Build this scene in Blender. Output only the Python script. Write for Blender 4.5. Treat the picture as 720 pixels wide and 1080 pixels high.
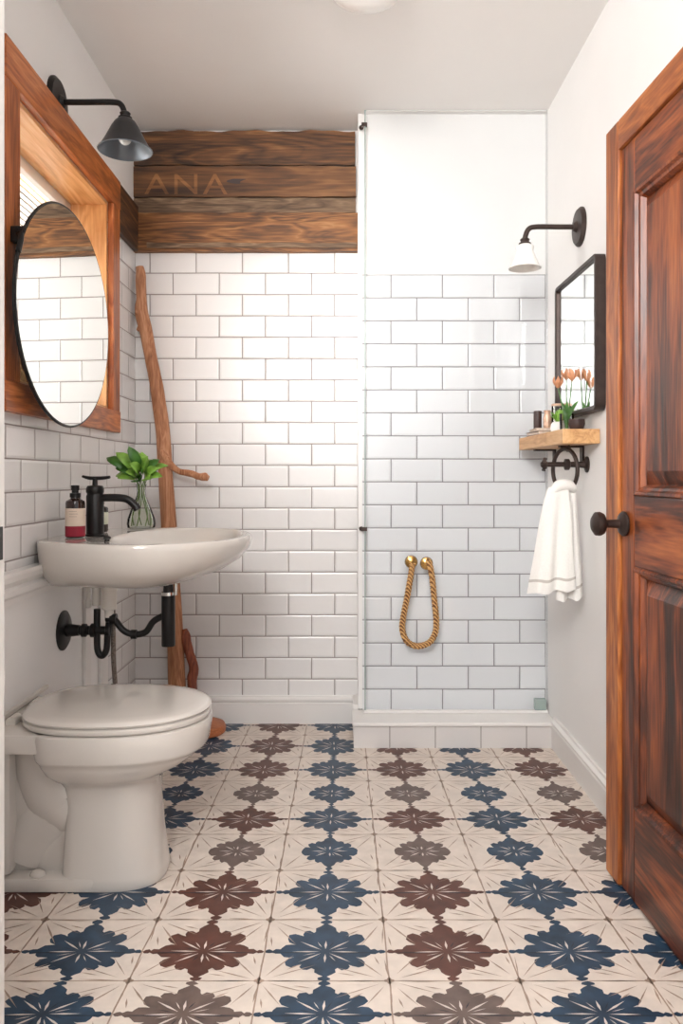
import bpy, bmesh, math, random
from mathutils import Vector, Matrix
random.seed(7)
PI = math.pi
sc = bpy.context.scene
for o in list(bpy.data.objects): bpy.data.objects.remove(o)
COL = sc.collection

# ------------------------------------------------------------------ camera
cd = bpy.data.cameras.new('camera'); cam = bpy.data.objects.new('camera', cd); COL.objects.link(cam)
cam.location = (0, 0, 1.0); cam.rotation_euler = (PI/2, 0, 0)
cd.sensor_fit = 'VERTICAL'; cd.sensor_height = 36.0
cd.lens = 830/1080*36.0
cd.shift_x = -4/1080; cd.shift_y = -37/1080
cd.clip_start = 0.02
sc.camera = cam

# ------------------------------------------------------------------ world and lights
w = bpy.data.worlds.new('world'); sc.world = w; w.use_nodes = True
w.node_tree.nodes['Background'].inputs[0].default_value = (0.98, 0.985, 1.0, 1)
w.node_tree.nodes['Background'].inputs[1].default_value = 0.55

def area(name, loc, aim, sx, sy, power, col=(1, 1, 1)):
    l = bpy.data.lights.new(name, 'AREA'); l.shape = 'RECTANGLE'; l.size = sx; l.size_y = sy
    l.energy = power; l.color = col
    o = bpy.data.objects.new(name, l); COL.objects.link(o); o.location = loc
    o.rotation_euler = (Vector(aim)-Vector(loc)).to_track_quat('-Z', 'Y').to_euler()
    return o
# daylight outside the window
area('window_daylight', (-1.95, 2.40, 1.20), (-0.86, 2.45, 1.75), 2.6, 1.6, 150, (1.0, 0.985, 0.965))
# added soft fill high behind the viewer, brightens ceiling and upper room
area('added_fill', (-0.42, -0.5, 2.05), (0.0, 1.8, 2.75), 0.9, 0.6, 40, (1.0, 0.985, 0.97))
# low sun through the window
sl = bpy.data.lights.new('sun', 'SUN'); sl.energy = 22.0; sl.angle = math.radians(9); sl.color = (1.0, 0.86, 0.68)
so = bpy.data.objects.new('sun', sl); COL.objects.link(so)
so.rotation_euler = Vector((0.60, 0.80, -0.16)).to_track_quat('-Z', 'Y').to_euler()
# added unseen spot outside the doorway, makes the bright patch on the far wall
sp = bpy.data.lights.new('added_wall_spot', 'SPOT'); sp.energy = 62; sp.spot_size = math.radians(34); sp.spot_blend = 0.85
sp.shadow_soft_size = 0.25; sp.color = (1.0, 0.97, 0.93)
spo = bpy.data.objects.new('added_wall_spot', sp); COL.objects.link(spo); spo.location = (-0.30, 0.3, 1.75)
spo.rotation_euler = (Vector((-0.12, 3.2, 1.62))-spo.location).to_track_quat('-Z', 'Y').to_euler()

vs = sc.view_settings
vs.view_transform = 'Standard'; vs.look = 'None'; vs.gamma = 1.0; vs.use_curve_mapping = False
vs.exposure = 0.84

# ------------------------------------------------------------------ materials
def rgb(r, g, b):
    f = lambda c: (c/255/12.92) if c/255 <= .04045 else ((c/255+.055)/1.055)**2.4
    return (f(r), f(g), f(b), 1)

class NT:
    def __init__(s, name):
        s.m = bpy.data.materials.new(name); s.m.use_nodes = True; s.t = s.m.node_tree
        s.b = s.t.nodes['Principled BSDF']
    def n(s, typ, **kw):
        nd = s.t.nodes.new(typ)
        for k, v in kw.items():
            if k.startswith('i_'):
                nd.inputs[k[2:].replace('_', ' ')].default_value = v
            else: setattr(nd, k, v)
        return nd
    def l(s, a, b): s.t.links.new(a, b)
    def ramp(s, fac, stops):
        r = s.n('ShaderNodeValToRGB'); e = r.color_ramp.elements
        e[0].position, e[0].color = stops[0]; e[1].position, e[1].color = stops[-1]
        for p, c in stops[1:-1]:
            x = e.new(p); x.color = c
        s.l(fac, r.inputs[0]); return r.outputs[0]
    def bump(s, h, strength=.3, dist=.002, prev=None):
        b = s.n('ShaderNodeBump'); b.inputs['Strength'].default_value = strength
        b.inputs['Distance'].default_value = dist; s.l(h, b.inputs['Height'])
        if prev: s.l(prev, b.inputs['Normal'])
        s.l(b.outputs[0], s.b.inputs['Normal']); return b.outputs[0]

def plain(name, col, rough=.5, metal=0, var=.06, nscale=8, bump=.0, coat=0, trans=0):
    t = NT(name)
    g = t.n('ShaderNodeNewGeometry')
    nz = t.n('ShaderNodeTexNoise'); nz.inputs['Scale'].default_value = nscale; nz.inputs['Detail'].default_value = 4
    t.l(g.outputs['Position'], nz.inputs['Vector'])
    a = tuple(max(0, c*(1-var)) for c in col[:3])+(1,); b = tuple(min(1, c*(1+var)) for c in col[:3])+(1,)
    t.l(t.ramp(nz.outputs[0], [(.3, a), (.7, b)]), t.b.inputs['Base Color'])
    t.b.inputs['Roughness'].default_value = rough; t.b.inputs['Metallic'].default_value = metal
    t.b.inputs['Coat Weight'].default_value = coat
    if bump: t.bump(nz.outputs[0], bump, .003)
    return t.m

def glass_mat(name, tint=(1, 1, 1, 1), rough=.01, ior=1.45):
    t = NT(name); t.t.nodes.remove(t.b)
    out = t.t.nodes['Material Output']
    tr = t.n('ShaderNodeBsdfTransparent'); tr.inputs[0].default_value = tint
    gl = t.n('ShaderNodeBsdfGlossy'); gl.inputs['Roughness'].default_value = rough
    fr = t.n('ShaderNodeFresnel'); fr.inputs[0].default_value = ior
    mx = t.n('ShaderNodeMixShader'); t.l(fr.outputs[0], mx.inputs[0]); t.l(tr.outputs[0], mx.inputs[1]); t.l(gl.outputs[0], mx.inputs[2])
    t.l(mx.outputs[0], out.inputs[0]); return t.m

def wood(name, stops, axis='Z', scale=1.0, rough=.4, coat=.15, dist=2.2, seed=0, bump=.25, rings=9.0, mott=.5):
    """grain runs along axis; position in metres"""
    t = NT(name)
    g = t.n('ShaderNodeNewGeometry')
    mp = t.n('ShaderNodeMapping'); k = {'X': 0, 'Y': 1, 'Z': 2}[axis]
    s = [9*scale]*3; s[k] = 1.3*scale; mp.inputs['Scale'].default_value = s
    mp.inputs['Location'].default_value = (seed*1.7, seed*2.3, seed*.9)
    t.l(g.outputs['Position'], mp.inputs['Vector'])
    n1 = t.n('ShaderNodeTexNoise'); n1.inputs['Scale'].default_value = 1.0; n1.inputs['Detail'].default_value = 3; n1.inputs['Distortion'].default_value = 1.1
    t.l(mp.outputs[0], n1.inputs['Vector'])
    mul = t.n('ShaderNodeMath', operation='MULTIPLY'); mul.inputs[1].default_value = rings; t.l(n1.outputs[0], mul.inputs[0])
    fr = t.n('ShaderNodeMath', operation='PINGPONG'); fr.inputs[1].default_value = 1.0; t.l(mul.outputs[0], fr.inputs[0])
    mp2 = t.n('ShaderNodeMapping'); s2 = [110*scale]*3; s2[k] = 7*scale; mp2.inputs['Scale'].default_value = s2
    t.l(g.outputs['Position'], mp2.inputs['Vector'])
    n2 = t.n('ShaderNodeTexNoise'); n2.inputs['Scale'].default_value = 1.0; n2.inputs['Detail'].default_value = 4
    t.l(mp2.outputs[0], n2.inputs['Vector'])
    n3 = t.n('ShaderNodeTexNoise'); n3.inputs['Scale'].default_value = .55; n3.inputs['Detail'].default_value = 2
    t.l(mp.outputs[0], n3.inputs['Vector'])
    a = t.n('ShaderNodeMath', operation='MULTIPLY'); a.inputs[1].default_value = .28; t.l(fr.outputs[0], a.inputs[0])
    b = t.n('ShaderNodeMath', operation='MULTIPLY_ADD'); b.inputs[1].default_value = .58; t.l(n2.outputs[0], b.inputs[0]); t.l(a.outputs[0], b.inputs[2])
    c = t.n('ShaderNodeMath', operation='MULTIPLY_ADD'); c.inputs[1].default_value = mott; t.l(n3.outputs[0], c.inputs[0]); t.l(b.outputs[0], c.inputs[2])
    d = t.n('ShaderNodeMath', operation='SUBTRACT'); d.inputs[1].default_value = mott*.5-.05; t.l(c.outputs[0], d.inputs[0])
    t.l(t.ramp(d.outputs[0], stops), t.b.inputs['Base Color'])
    t.b.inputs['Roughness'].default_value = rough; t.b.inputs['Coat Weight'].default_value = coat
    t.b.inputs['Coat Roughness'].default_value = .25
    t.bump(d.outputs[0], bump, .003)
    return t.m

def tile(name, u, u0, z0, bw, rh, col=(236, 234, 233), grout=(150, 141, 138), mort=.0022):
    t = NT(name)
    g = t.n('ShaderNodeNewGeometry'); sx = t.n('ShaderNodeSeparateXYZ'); t.l(g.outputs['Position'], sx.inputs[0])
    cb = t.n('ShaderNodeCombineXYZ')
    a = t.n('ShaderNodeMath', operation='ADD'); a.inputs[1].default_value = -u0; t.l(sx.outputs[u], a.inputs[0])
    b = t.n('ShaderNodeMath', operation='ADD'); b.inputs[1].default_value = -z0; t.l(sx.outputs['Z'], b.inputs[0])
    t.l(a.outputs[0], cb.inputs[0]); t.l(b.outputs[0], cb.inputs[1])
    # a little hand-laid waviness
    wn = t.n('ShaderNodeTexNoise'); wn.inputs['Scale'].default_value = 9; t.l(cb.outputs[0], wn.inputs['Vector'])
    ws = t.n('ShaderNodeVectorMath', operation='SCALE'); ws.inputs['Scale'].default_value = .0022; t.l(wn.outputs['Color'], ws.inputs[0])
    wa = t.n('ShaderNodeVectorMath', operation='ADD'); t.l(cb.outputs[0], wa.inputs[0]); t.l(ws.outputs[0], wa.inputs[1])
    def brick(ms, smooth):
        k = t.n('ShaderNodeTexBrick'); k.offset = .5; k.offset_frequency = 2; k.squash = 1
        k.inputs['Scale'].default_value = 1; k.inputs['Brick Width'].default_value = bw; k.inputs['Row Height'].default_value = rh
        k.inputs['Mortar Size'].default_value = ms; k.inputs['Mortar Smooth'].default_value = smooth
        k.inputs['Color1'].default_value = rgb(*col); k.inputs['Color2'].default_value = rgb(*[c-6 for c in col])
        k.inputs['Mortar'].default_value = rgb(*grout)
        t.l(wa.outputs[0], k.inputs['Vector']); return k
    k1 = brick(mort, .15); k2 = brick(.009, 1.0)
    t.l(k1.outputs['Color'], t.b.inputs['Base Color'])
    r = t.n('ShaderNodeMapRange'); r.inputs['To Min'].default_value = .22; r.inputs['To Max'].default_value = .85
    t.l(k1.outputs['Fac'], r.inputs['Value']); t.l(r.outputs[0], t.b.inputs['Roughness'])
    inv = t.n('ShaderNodeMath', operation='SUBTRACT'); inv.inputs[0].default_value = 1; t.l(k2.outputs['Fac'], inv.inputs[1])
    p = t.bump(inv.outputs[0], .5, .004)
    nz = t.n('ShaderNodeTexNoise'); nz.inputs['Scale'].default_value = 14; t.l(cb.outputs[0], nz.inputs['Vector'])
    t.bump(nz.outputs[0], .10, .01, p)
    return t.m

M = {}
M['paint'] = plain('white_wall_paint', rgb(238, 236, 234), .6, var=.01, nscale=5, bump=.05)
M['paint_warm'] = plain('white_ceiling_paint', rgb(232, 229, 226), .7, var=.01, nscale=4, bump=.05)
M['trim'] = plain('white_trim_paint', rgb(232, 229, 226), .4, var=.01)
M['tile_back'] = tile('subway_tile_far_wall', 'X', -.606, .178-.087*2, .188, .087)
M['tile_left'] = tile('subway_tile_window_wall', 'Y', 3.205-.188*30, .178-.087*2, .188, .087)
M['tile_shower'] = tile('subway_tile_shower_wall', 'X', .379-.2*4, .713-.0895*8, .200, .0895, col=(233, 233, 234), grout=(140, 136, 138))
M['ceramic'] = plain('glazed_white_ceramic', rgb(212, 206, 199), .12, var=.01, coat=.5)
M['plastic_white'] = plain('white_plastic', rgb(222, 216, 208), .3, var=.02)
M['black'] = plain('matte_black_metal', rgb(26, 24, 24), .38, .3, var=.2)
M['bronze'] = plain('dark_bronze_metal', rgb(62, 50, 46), .45, .5, var=.2, nscale=30)
M['chrome'] = plain('chrome', rgb(200, 198, 194), .15, 1)
M['brass'] = plain('polished_brass', rgb(190, 150, 90), .22, 1)
M['mirror'] = plain('mirror_silver', rgb(238, 240, 238), .01, 1, var=0)
M['shade_in'] = plain('blue_grey_enamel', rgb(96, 104, 112), .35, .3)
M['shade_black'] = plain('black_enamel', rgb(46, 46, 48), .4, .3)
M['opal'] = plain('opal_glass_white', rgb(245, 242, 238), .25, var=.0)
M['linen'] = plain('white_linen', rgb(240, 238, 234), .85, var=.03, nscale=200, bump=.3)
M['linen_band'] = plain('grey_linen_stripe', rgb(196, 190, 184), .85, var=.03, nscale=200, bump=.3)
M['glass'] = glass_mat('clear_glass', (.97, .985, .975, 1))
M['shower_glass'] = glass_mat('shower_glass', (.982, .988, .992, 1), ior=1.22)
M['pane'] = glass_mat('window_glass', (.99, .99, .99, 1))
M['vase_glass'] = glass_mat('olive_tinted_glass', (.975, .988, .965, 1), ior=1.18)
M['glass_edge'] = plain('green_glass_edge', rgb(150, 165, 160), .15, var=.05)
M['leaf'] = plain('fresh_green_leaf', rgb(126, 172, 68), .35, var=.4, nscale=30)
M['leaf_dark'] = plain('deep_green_leaf', rgb(62, 112, 40), .4, var=.4, nscale=30)
M['stem'] = plain('green_stem', rgb(96, 120, 60), .5, var=.2)
M['tulip'] = plain('orange_tulip_petal', rgb(216, 152, 112), .5, var=.2, nscale=60)
M['amber'] = plain('dark_amber_bottle_glass', rgb(42, 24, 20), .12, var=.2, coat=.5)
M['label_cream'] = plain('cream_paper_label', rgb(226, 208, 190), .6, var=.03)
M['label_red'] = plain('crimson_paper_label', rgb(150, 22, 48), .5, var=.05)
M['label_white'] = plain('white_paper_label', rgb(225, 228, 210), .6, var=.05)
M['ink'] = plain('grey_printing_ink', rgb(150, 132, 120), .6)
M['candle'] = plain('dark_brown_wax', rgb(62, 46, 44), .5, var=.1)
M['book_dark'] = plain('brown_book_cover', rgb(120, 88, 74), .6, var=.2, nscale=60)
M['book_pale'] = plain('cream_paper_pages', rgb(222, 206, 190), .7, var=.1, nscale=120)
M['copper_pot'] = plain('mottled_copper_glaze', rgb(196, 160, 136), .3, .2, var=.3, nscale=60)
M['braid'] = plain('braided_steel', rgb(120, 110, 102), .35, .8, var=.6, nscale=260, bump=.6)
M['blind'] = plain('white_blind_slat', rgb(236, 230, 224), .5, var=.02)
M['bulb'] = plain('bulb_glass', rgb(205, 205, 200), .1, var=.02)

OR = [(.15, rgb(84, 40, 16)), (.42, rgb(142, 76, 34)), (.62, rgb(176, 104, 50)), (.85, rgb(198, 132, 74))]
RD = [(.20, rgb(34, 14, 8)), (.40, rgb(78, 34, 16)), (.58, rgb(128, 62, 28)), (.85, rgb(172, 96, 46))]
DK = [(.20, rgb(30, 19, 11)), (.42, rgb(74, 46, 24)), (.60, rgb(112, 72, 38)), (.85, rgb(156, 110, 66))]
DK2 = [(.18, rgb(44, 28, 15)), (.40, rgb(98, 61, 30)), (.60, rgb(142, 92, 48)), (.85, rgb(186, 138, 88))]
DR = [(.15, rgb(126, 78, 50)), (.45, rgb(172, 116, 80)), (.65, rgb(194, 140, 104)), (.9, rgb(212, 166, 130))]
SH = [(.15, rgb(176, 122, 74)), (.5, rgb(212, 164, 112)), (.85, rgb(230, 190, 142))]
M['wood_case_v'] = wood('orange_casing_wood_upright', OR, 'Z', 1.6)
M['wood_case_h'] = wood('orange_casing_wood_level', OR, 'Y', 1.6, seed=2)
RC = [(.15, rgb(104, 50, 20)), (.42, rgb(164, 88, 40)), (.62, rgb(196, 114, 58)), (.85, rgb(216, 146, 90))]
M['wood_win_v'] = wood('red_brown_window_casing_upright', RC, 'Z', 1.6, seed=3)
M['wood_win_h'] = wood('red_brown_window_casing_level', RC, 'Y', 1.6, seed=4, dist=3)
GL = [(.15, rgb(196, 132, 74)), (.5, rgb(230, 174, 116)), (.85, rgb(246, 208, 160))]
M['wood_reveal_v'] = wood('golden_reveal_wood_upright', GL, 'Z', 1.2, seed=5)
M['wood_reveal_h'] = wood('golden_reveal_wood_level', GL, 'Y', 1.2, seed=6)
M['door_v'] = wood('dark_red_door_wood_upright', RD, 'Z', 1.3, rough=.42, coat=.12, seed=7, rings=6, mott=.9)
M['door_h'] = wood('dark_red_door_wood_level', RD, 'Y', 1.3, rough=.42, coat=.12, seed=8, rings=7, mott=.9)
M['door_edge'] = wood('orange_door_edge_wood', OR, 'Z', 1.3, rough=.45, coat=.08, seed=9)
M['door_edge_h'] = wood('orange_door_edge_wood_level', OR, 'Y', 1.3, rough=.45, coat=.08, seed=10)
M['plank_a'] = wood('weathered_plank_dark', DK, 'X', 1.2, rough=.6, coat=.05, seed=11, rings=8, bump=.5, mott=.8)
M['plank_b'] = wood('weathered_plank_mid', DK, 'X', .9, rough=.6, coat=.05, seed=12, rings=6, bump=.5, mott=.8)
M['plank_c'] = wood('weathered_plank_light', DK2, 'X', 1.3, rough=.6, coat=.05, seed=13, rings=12, bump=.5, mott=.5)
M['plank_y'] = wood('weathered_plank_side', DK, 'Y', 1.2, rough=.6, coat=.05, seed=14, bump=.5)
M['plank_grey'] = wood('weathered_plank_grey_strip', [(.2, rgb(70, 52, 38)), (.5, rgb(112, 88, 66)), (.8, rgb(160, 132, 104))], 'X', 2, rough=.7, coat=0, seed=15)
M['ghost'] = wood('faded_lettering_on_plank', [(.18, rgb(66, 42, 22)), (.40, rgb(116, 74, 38)), (.60, rgb(150, 100, 54)), (.85, rgb(178, 128, 78))], 'X', .9, rough=.6, coat=.05, seed=12, rings=6, bump=.5, mott=.8)
M['drift'] = wood('driftwood', DR, 'Z', 2.2, rough=.6, coat=0, seed=16, bump=.5)
M['drift_red'] = wood('reddish_driftwood', [(.15, rgb(96, 42, 24)), (.5, rgb(140, 72, 46)), (.85, rgb(168, 96, 62))], 'Z', 2.6, rough=.6, coat=0, seed=17, bump=.5)
M['disc'] = wood('round_base_wood', [(.15, rgb(140, 74, 40)), (.5, rgb(176, 102, 60)), (.85, rgb(196, 122, 78))], 'X', 1.5, rough=.5, seed=18, bump=.1)
M['shelf'] = wood('pale_shelf_wood', SH, 'Y', 1.6, rough=.5, coat=.05, seed=19)
def floor_mat(name, c, var, rough=.42):
    return plain(name, rgb(*c), rough, var=var, nscale=22, bump=.08)
M['f_cream'] = floor_mat('floor_cream_tile', (222, 210, 199), .07)
M['f_blue'] = floor_mat('floor_blue_glaze', (38, 62, 84), .35)
M['f_brown'] = floor_mat('floor_brown_glaze', (92, 56, 46), .25)
M['f_grey'] = floor_mat('floor_grey_brown_glaze', (104, 88, 82), .25)
M['f_line'] = floor_mat('floor_taupe_line', (168, 146, 130), .2)
M['f_pale'] = floor_mat('floor_pale_ray', (214, 204, 196), .1)
M['f_dark'] = floor_mat('floor_dark_vein', (26, 34, 46), .3)
def rope_mat():
    t = NT('twisted_rope'); g = t.n('ShaderNodeNewGeometry')
    wv = t.n('ShaderNodeTexWave', wave_type='BANDS', bands_direction='DIAGONAL'); wv.inputs['Scale'].default_value = 45; wv.inputs['Distortion'].default_value = 1
    t.l(g.outputs['Position'], wv.inputs['Vector'])
    t.l(t.ramp(wv.outputs[0], [(.1, rgb(110, 66, 30)), (.5, rgb(190, 138, 80)), (.9, rgb(226, 184, 124))]), t.b.inputs['Base Color'])
    t.b.inputs['Roughness'].default_value = .7
    return t.m
M['rope'] = rope_mat()

# ------------------------------------------------------------------ helpers
def wloc(p):
    v = Vector((0, 0, 0))
    while p is not None:
        v += p.location; p = p.parent
    return v

def obj(name, bm, mats, parent=None, smooth=False):
    me = bpy.data.meshes.new(name)
    off = wloc(parent)
    if off.length: bmesh.ops.translate(bm, verts=bm.verts, vec=-off)
    bmesh.ops.recalc_face_normals(bm, faces=bm.faces)
    if smooth:
        for f in bm.faces: f.smooth = True
    bm.to_mesh(me); bm.free()
    if smooth and hasattr(me, 'set_sharp_from_angle'): me.set_sharp_from_angle(angle=math.radians(40))
    for m in (mats if isinstance(mats, (list, tuple)) else [mats]): me.materials.append(m)
    o = bpy.data.objects.new(name, me); COL.objects.link(o)
    if parent is not None: o.parent = parent
    return o

def tag(o, label, cat, group=None):
    o['label'] = label; o['category'] = cat
    if group: o['group'] = group
    return o
def thing(name, label, cat, loc, group=None):
    o = bpy.data.objects.new(name, None); COL.objects.link(o); o.location = loc; o.empty_display_size = .05
    return tag(o, label, cat, group)
def struct(name, bm, m, parent=None, smooth=False):
    o = obj(name, bm, m, parent, smooth)
    if parent is None: o['kind'] = 'structure'
    return o
def sroot(name, loc=(0, 0, 0)):
    o = bpy.data.objects.new(name, None); COL.objects.link(o); o.location = loc; o['kind'] = 'structure'; return o

def box(bm, x0, x1, y0, y1, z0, z1, bev=0, mi=0):
    t = bmesh.new()
    bmesh.ops.create_cube(t, size=1)
    for v in t.verts:
        v.co = Vector((x0+(v.co.x+.5)*(x1-x0), y0+(v.co.y+.5)*(y1-y0), z0+(v.co.z+.5)*(z1-z0)))
    if bev: bmesh.ops.bevel(t, geom=list(t.edges), offset=bev, segments=2, affect='EDGES', profile=.6)
    merge(bm, t, mi)
def merge(bm, t, mi=0, mat=None):
    if mat is not None: bmesh.ops.transform(t, matrix=mat, verts=t.verts)
    vm = {v: bm.verts.new(v.co) for v in t.verts}
    for f in t.faces:
        try:
            nf = bm.faces.new([vm[v] for v in f.verts]); nf.material_index = mi
        except ValueError: pass
    t.free()
def B(*a, **k):
    bm = bmesh.new(); box(bm, *a, **k); return bm

def rings(bm, rr, cap0=True, cap1=True, mi=0, closed=False):
    """rr: list of rings of points, equal count"""
    vs_ = [[bm.verts.new(p) for p in r] for r in rr]
    n = len(rr[0]); m = len(rr)
    for i in range(m if closed else m-1):
        a, b = vs_[i], vs_[(i+1) % m]
        for j in range(n):
            f = bm.faces.new((a[j], a[(j+1) % n], b[(j+1) % n], b[j])); f.material_index = mi
    if not closed:
        if cap0: f = bm.faces.new(vs_[0][::-1]); f.material_index = mi
        if cap1: f = bm.faces.new(vs_[-1]); f.material_index = mi

def lathe(bm, prof, c, axis=(0, 0, 1), seg=28, mi=0, cap0=True, cap1=True):
    """prof: (r, h) pairs along axis from c"""
    q = Vector((0, 0, 1)).rotation_difference(Vector(axis).normalized())
    rr = []
    for r, h in prof:
        r = max(r, 1e-4)
        rr.append([Vector(c)+q @ Vector((r*math.cos(2*PI*k/seg), r*math.sin(2*PI*k/seg), h)) for k in range(seg)])
    rings(bm, rr, cap0, cap1, mi)

def catmull(pts, sub=6, closed=False):
    P = [Vector(p) for p in pts]; n = len(P); out = []
    rng = range(n if closed else n-1)
    for i in rng:
        g = (lambda k: P[k % n]) if closed else (lambda k: P[min(max(k, 0), n-1)])
        a, b, c, d = g(i-1), g(i), g(i+1), g(i+2)
        for s in range(sub):
            t = s/sub
            out.append(.5*((2*b)+(c-a)*t+(2*a-5*b+4*c-d)*t*t+(3*b-a-3*c+d)*t**3))
    if not closed: out.append(P[-1])
    return out

def tube(bm, pts, rad, seg=12, mi=0, closed=False, sub=6, wob=0, cap=True):
    """pts list of points, rad a number or list per point; catmull-smoothed"""
    if isinstance(rad, (int, float)): rad = [rad]*len(pts)
    C = catmull(pts, sub, closed) if sub > 1 else [Vector(p) for p in pts]
    R = [v.x for v in catmull([(r, 0, 0) for r in rad], sub, closed)] if sub > 1 else rad
    rr = []; n = len(C); up = None
    for i, p in enumerate(C):
        a = C[(i-1) % n] if closed else C[max(i-1, 0)]
        b = C[(i+1) % n] if closed else C[min(i+1, n-1)]
        d = (b-a).normalized()
        if up is None:
            up = Vector((0, 0, 1)) if abs(d.z) < .9 else Vector((1, 0, 0))
        s = d.cross(up).normalized(); up = s.cross(d).normalized()
        ring = []
        for k in range(seg):
            an = 2*PI*k/seg
            r = R[i]*(1+(wob*math.sin(3*an+i*.7)+wob*.6*math.sin(an*2-i*.41) if wob else 0))
            ring.append(p+s*math.cos(an)*r+up*math.sin(an)*r)
        rr.append(ring)
    rings(bm, rr, cap, cap, mi, closed)

def sphere(bm, c, r, mi=0, sc_=(1, 1, 1), seg=20):
    t = bmesh.new(); bmesh.ops.create_uvsphere(t, u_segments=seg, v_segments=seg//2, radius=r)
    for v in t.verts: v.co = Vector((v.co.x*sc_[0], v.co.y*sc_[1], v.co.z*sc_[2]))+Vector(c)
    merge(bm, t, mi)

def prism_y(bm, prof, y0, y1, mi=0):      # profile in (x,z)
    rings(bm, [[Vector((x, y0, z)) for x, z in prof], [Vector((x, y1, z)) for x, z in prof]], mi=mi)
def prism_x(bm, prof, x0, x1, mi=0):      # profile in (y,z)
    rings(bm, [[Vector((x0, y, z)) for y, z in prof], [Vector((x1, y, z)) for y, z in prof]], mi=mi)

# ------------------------------------------------------------------ room dimensions
XL, XR, YB, ZC = -.855, .778, 3.205, 2.41
YF = 1.2                                   # inner face of the doorway wall
YS = 3.06                                  # shower wall face
WY0, WY1, WZ0, WZ1 = 2.02, 2.83, 1.241, 1.987
XO = -1.005                                # outer end of the window reveal

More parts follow.
